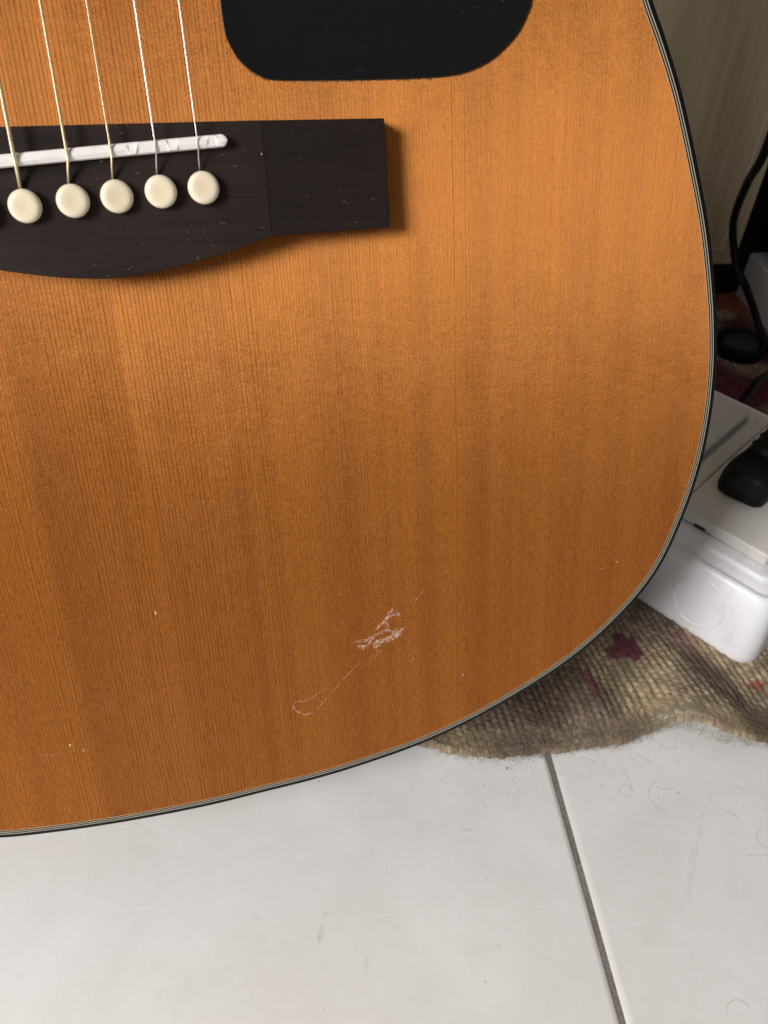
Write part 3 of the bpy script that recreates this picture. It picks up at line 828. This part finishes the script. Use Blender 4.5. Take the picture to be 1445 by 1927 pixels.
# knockout ring: shallow raised circle on the long side
def side_pt(u, z):      # point on the sloping long side
    d = float(np.interp(z, [q[1] for q in prof[2:9]], [q[0] for q in prof[2:9]]))
    return (-0.8+d, u, z)
L = []
kc_u, kc_z, kr = 28.5, 20.5, 13.2
for dr_, dn_ in ((-0.75, -0.1), (-0.45, 0.22), (0.0, 0.30), (0.45, 0.18), (0.7, -0.15)):
    lp = []
    for k in range(64):
        w = 2*math.pi*k/64
        a, b, c = side_pt(kc_u+(kr+dr_)*math.cos(w), kc_z+(kr+dr_)*math.sin(w))
        lp.append((a-dn_, b, c+dn_*0.15))
    L.append(lp)
ko = bpart('knockout_ring', *loft(L, False, False), M['white'], bo, smooth=True)
# two socket plates side by side with a gap, front one with a blank module
def plate(name, x0, x1, y0, y1, z0, z1, r=1.6):
    L = [[(a, b, z) for a, b in rrect(x0+d, x1-d, y0+d, y1-d, r, 4)] for d, z in ((0.3, z0), (0, z0+0.3), (0, z1-1.0), (0.35, z1-0.3), (1.0, z1))]
    return bpart(name, *loft(L), M['plate'], smooth=False)
fp = plate('face_plate', 22.5, 122.5, 13.2, 61.0, 43.8, 50.6); bevel(fp, 0.0002, 2, 25)
pl2 = plate('blank_module', 22.5, 122.5, 61.25, 69.5, 43.8, 50.55, 1.2)
pl3 = plate('face_plate', 22.5, 122.5, 73.2, 126, 43.8, 50.6)
pl3['label'] = 'second face plate beyond the gap'
v, f = boxvf(22.2, 24, 44.5, 50.5, 44.0, 45.5); bpart('pry_slot_shade', v, f, M['dark'], fp)  # black block standing in for the shade inside the slot
# ------------------------------------------------------------------ plug standing in the plate
pc = Vector((0.2812, 0.1055, 0.0550))
pz_ = Matrix.Rotation(math.radians(34), 3, 'Z')
plug = empty('power_plug', pc, pz_)
tag(plug, 'black rubber mains plug with ribbed cord grip, pushed into the white face plate', 'plug')
def ppart(name, v, f, mat, parent=None, smooth=True): return mesh(name, [(a/1000, b/1000, c/1000) for a, b, c in v], f, mat, parent or plug, smooth)
L = []
for z, s, k in ((0, .90, 0), (0.8, .97, 0), (3, 1.0, 0), (10, .985, 0), (10.6, .95, 0), (11.2, .955, 0), (14.2, .91, 0), (15.8, .82, 0), (16.6, .70, 0), (16.8, .1, 0)):
    lp = []
    for q in range(40):
        w = 2*math.pi*q/40
        c, sn = math.cos(w), math.sin(w)
        r = (abs(c)**4.0+abs(sn)**4.0)**(-1/4.0)
        lp.append((13.5*r*c*s-1.0, 12.0*r*sn*s*(1.0-0.12*c), z))
    L.append(lp)
body = ppart('plug_body', *loft(L), M['rubber'])
# cord grip: tapering boot with slots, heading to the right
bp = [(7, 1, 11.5), (13, 1.5, 12.2), (19, 2, 13), (26, 2.5, 14.5), (34, 3, 17), (43, 3, 21)]
boot = ppart('cord_grip', *tube([tuple(p) for p in catmull(bp, 4)], list(np.interp(np.linspace(0, 1, 21), [0, .3, 1], [9.4, 7.8, 4.2])), 20), M['rubber'])
V, F = [], []
parts = []
for i, tpos in enumerate((0.26, 0.38, 0.50, 0.62, 0.74)):
    P = catmull(bp, 4); k = int(tpos*(len(P)-1)); p = P[k]; r = float(np.interp(tpos, [0, .3, 1], [9.4, 7.8, 4.2]))
    for sgn in ((-1, 1) if i % 2 == 0 else (0,)):
        w = math.pi/2+sgn*0.85
        cpt = (p[0], p[1]+r*math.cos(w), p[2]+r*math.sin(w))
        vv, ff = boxvf(-1.0, 1.0, -2.6, 2.6, -0.5, 0.35)
        a = w-math.pi/2
        vv = [(cpt[0]+x, cpt[1]+y*math.cos(a)-z*math.sin(a), cpt[2]+y*math.sin(a)+z*math.cos(a)) for x, y, z in vv]
        parts.append((vv, ff))
for vv, ff in parts:
    ppart('grip_slot_shade', vv, ff, M['dark'], boot, smooth=False)  # near-black blocks painting the shade inside the grip's slots
crd = catmull([(43, 3, 21), (52, 0, 23), (61, -9, 23), (69, -24, 14), (74, -45, -6), (80, -70, -44)], 6)
ppart('cord', *tube([tuple(p) for p in crd], 3.3, 12), M['cable'])

# ------------------------------------------------------------------ cabinet
cdir = Vector((0.98, -0.1988, 0)).normalized(); cin = Vector((0.1988, 0.98, 0)).normalized()
cb = empty('cabinet', Vector((0.3985, 0.3389, 0)), Matrix((cdir, cin, Vector((0, 0, 1)))).transposed())
tag(cb, 'dull grey-brown wood-grain cabinet with a pale inlaid line, standing behind the guitar', 'cabinet')
def laminate():
    t = NT('grey_brown_laminate'); o = t.obj()
    n = t.noise(t.mapping(o, (22, 22, 2.2), (0, 0.05, 0)), 1, 5, 0.6, 0.5); n2 = t.noise(t.mapping(o, (160, 160, 7)), 1, 3, 0.6)
    c = t.mix(t.rng(n, 0.32, 0.68, 0, 1), (0.40, 0.315, 0.185), (0.74, 0.61, 0.39))
    c = t.mix(t.rng(n2, 0.45, 0.75, 0, 0.45), c, (0.76, 0.63, 0.44))
    t.p(Base_Color=c, Roughness=0.42, Normal=t.bump(n2, 0.0001, 0.3)); return t.m
lam = laminate()
mesh('carcass', *boxvf(-0.90, 0.0130, 0.016, 0.36, 0.050, 1.30), lam, cb)
d = mesh('door', *boxvf(-0.42, 0.0138, 0.0, 0.0155, 0.0475, 1.28), lam, cb); bevel(d, 0.0012, 2)
mesh('door', *boxvf(-0.90, -0.4225, 0.0, 0.0155, 0.0475, 1.28), lam, cb)
inl = simple('pale_inlay', (0.72, 0.64, 0.56), 0.45)
v, f = merge([boxvf(0.0002, 0.0016, -0.0004, 0.004, 0.0593, 1.26), boxvf(-0.405, 0.0002, -0.0004, 0.004, 0.0593, 0.0606)])
mesh('inlay_line', v, f, inl, d)
mesh('plinth', *boxvf(-0.88, 0.004, 0.040, 0.34, 0.0, 0.0498), M['dark'], cb)  # near-black colour stands in for the shade under the cabinet

# ------------------------------------------------------------------ white carton with a black case on it
ct = empty('white_carton', (0.4460, 0.3700, 0.0035), Matrix.Rotation(math.radians(-6), 3, 'Z'))
tag(ct, 'low dull white carton at the far rug end, partly behind the black cable', 'carton')
k = mesh('carton_body', *boxvf(0, 0.24, -0.26, 0.0, 0, 0.0365), M['card'], ct); bevel(k, 0.0012, 2)
k = mesh('carton_flap', *boxvf(0.0008, 0.24, -0.2592, -0.001, 0.0366, 0.0372), M['card'], ct)
sp_ = empty('black_case', (0.449, 0.366, 0.0408), Matrix.Rotation(math.radians(-6), 3, 'Z'))
tag(sp_, 'black box-shaped case standing on the white carton beside the cabinet', 'case')
k = mesh('case_body', *boxvf(0.001, 0.20, -0.20, -0.006, 0.006, 0.30), M['rubber'], sp_); bevel(k, 0.004, 3)
k = mesh('dark_gap_panel', *boxvf(-0.05, 0.20, -0.004, 0.10, -0.035, 0.32), M['rubber'], sp_); bevel(k, 0.003, 2)  # added black panel, fills the gap beside the cabinet with darkness
for sx_, sy_ in ((0.02, -0.03), (0.18, -0.03), (0.02, -0.18), (0.18, -0.18)):
    v, f = lathe([(0.008, 0.0), (0.009, 0.001), (0.009, 0.0058)], 16)
    mesh('foot', [(a+sx_, b+sy_, c) for a, b, c in v], f, M['rubber'], sp_, True)

# ------------------------------------------------------------------ black round lid and black cable in the shade
ld = empty('round_lid', (0.4015, 0.2860, 0.0040))
tag(ld, 'small black round lid with a sunken grey-black top, lying on the rug by the cable', 'lid')
v, f = lathe([(0.0160, 0), (0.0175, .0006), (0.0178, .002), (0.0176, .0095), (0.0170, .0108), (0.0158, .0112), (0.0148, .0105), (0.0143, .0080), (0.0005, .0078)], 48)
mesh('lid_rim', v, f, M['rubber'], ld, True)
v, f = lathe([(0.0141, .0079), (0.0120, .0086), (0.0005, .0087)], 40)
mesh('lid_top', v, f, simple('dull_charcoal', (0.05, 0.05, 0.047), 0.5), ld, True)
pts = [(0.300, 0.200, 0.330), (0.330, 0.240, 0.230), (0.3498, 0.2654, 0.160), (0.3668, 0.2929, 0.130), (0.3806, 0.3127, 0.100), (0.3912, 0.3217, 0.080), (0.3975, 0.3140, 0.058), (0.4006, 0.3033, 0.050), (0.4147, 0.3020, 0.030), (0.4190, 0.2888, 0.0155),
       (0.4200, 0.2680, 0.0085), (0.4150, 0.2520, 0.0085), (0.4000, 0.2462, 0.012), (0.3780, 0.2300, 0.020), (0.3590, 0.2154, 0.0200), (0.330, 0.195, 0.010), (0.28, 0.18, 0.007)]
P = catmull(pts, 10)
cab = mesh('cable', *tube([tuple(p) for p in P], 0.0026, 12), M['cable'], None, True)
tag(cab, 'black cable hanging down in front of the cabinet and looping over the rug', 'cable')

# ------------------------------------------------------------------ small marks
for (px, py) in pins:      # flat black disc painting the shade of the notch where the string dives in
    k = gpart('string_slot_shade', [(px-.5+0.75*math.cos(a), py+3.95+0.95*math.sin(a), 9.015) for a in np.linspace(0, 2*math.pi, 13)[:-1]], [list(range(12))], M['dark'], bridge)
# brownish ragged glue line along the lower edge of the pickguard
low = [p for p in inset(PG, -0.05) if p[1] < 33]
low = sorted(low, key=lambda p: p[0])
V, F = [], []
LP = catmull(np.array(low), 4)
for p in LP:
    d_ = 0.10+0.38*max(0, random.gauss(0.35, 0.45))
    V += [(p[0], p[1]+0.35, 0.02), (p[0], p[1]-d_, 0.05)]
for i in range(len(LP)-1): F.append([2*i, 2*i+1, 2*i+3, 2*i+2])
gpart('glue_line', V, F, simple('amber_glue', (0.16, 0.075, 0.03), 0.5), guard)
def streak(pts, w, z):
    P = catmull(np.array(pts), 5); P = P+rng.normal(0, w*0.25, P.shape)
    t = np.gradient(P, axis=0); t /= np.linalg.norm(t, axis=1)[:, None]; nr = np.stack([-t[:, 1], t[:, 0]], 1)
    e_ = np.sin(np.linspace(0.12, math.pi-0.12, len(P)))[:, None]
    a, b = P-nr*w*e_, P+nr*w*e_
    V = [(*q, z) for q in a]+[(*q, z) for q in b]; n = len(P)
    return V, [[i, i+1, n+i+1, n+i] for i in range(n-1)]
def ghost(name, col, alpha):
    t = NT(name); o = t.obj(); n = t.noise(o, 260, 3, 0.6); t.p(Base_Color=col, Roughness=0.5)
    a = t.n('ShaderNodeBsdfTransparent'); ms = t.n('ShaderNodeMixShader'); t.l(t.rng(n, 0.3, 0.7, 1-alpha, 1.0), ms.inputs[0])
    t.l(t.b.outputs[0], ms.inputs[1]); t.l(a.outputs[0], ms.inputs[2]); t.l(ms.outputs[0], t.out.inputs[0]); return t.m
v, f = merge([streak([(.2085, -.0190), (.1985, -.0275), (.1890, -.0400), (.1760, -.0560), (.1640, -.0640)], .0016, .0009)])
k = mesh('chalky_streak', v, f, ghost('chalky_smear', (0.88, 0.90, 0.92), 0.22))
tag(k, 'faint pale chalky streak smeared across the right-hand tile', 'smear', kind='stuff')
v, f = merge([streak([(.0362, -.0335), (.0345, -.0385), (.0338, -.0430)], .00035, .0009), streak([(.0385, -.0290), (.0368, -.0330)], .00018, .0009), streak([(.0300, -.0680), (.0330, -.0740), (.0325, -.0830)], .00022, .0009),
              streak([(.0500, -.0480), (.0490, -.0560)], .00016, .0009), streak([(.0980, -.0105), (.1030, -.0120)], .00014, .0009), streak([(-.020, -.050), (-.0185, -.0545)], .00012, .0009)])
k = mesh('scuff_mark', v, f, ghost('grey_scuff', (0.22, 0.20, 0.18), 0.5))
tag(k, 'short dark scuff marks on the large white tile below the guitar', 'scuff', kind='stuff')
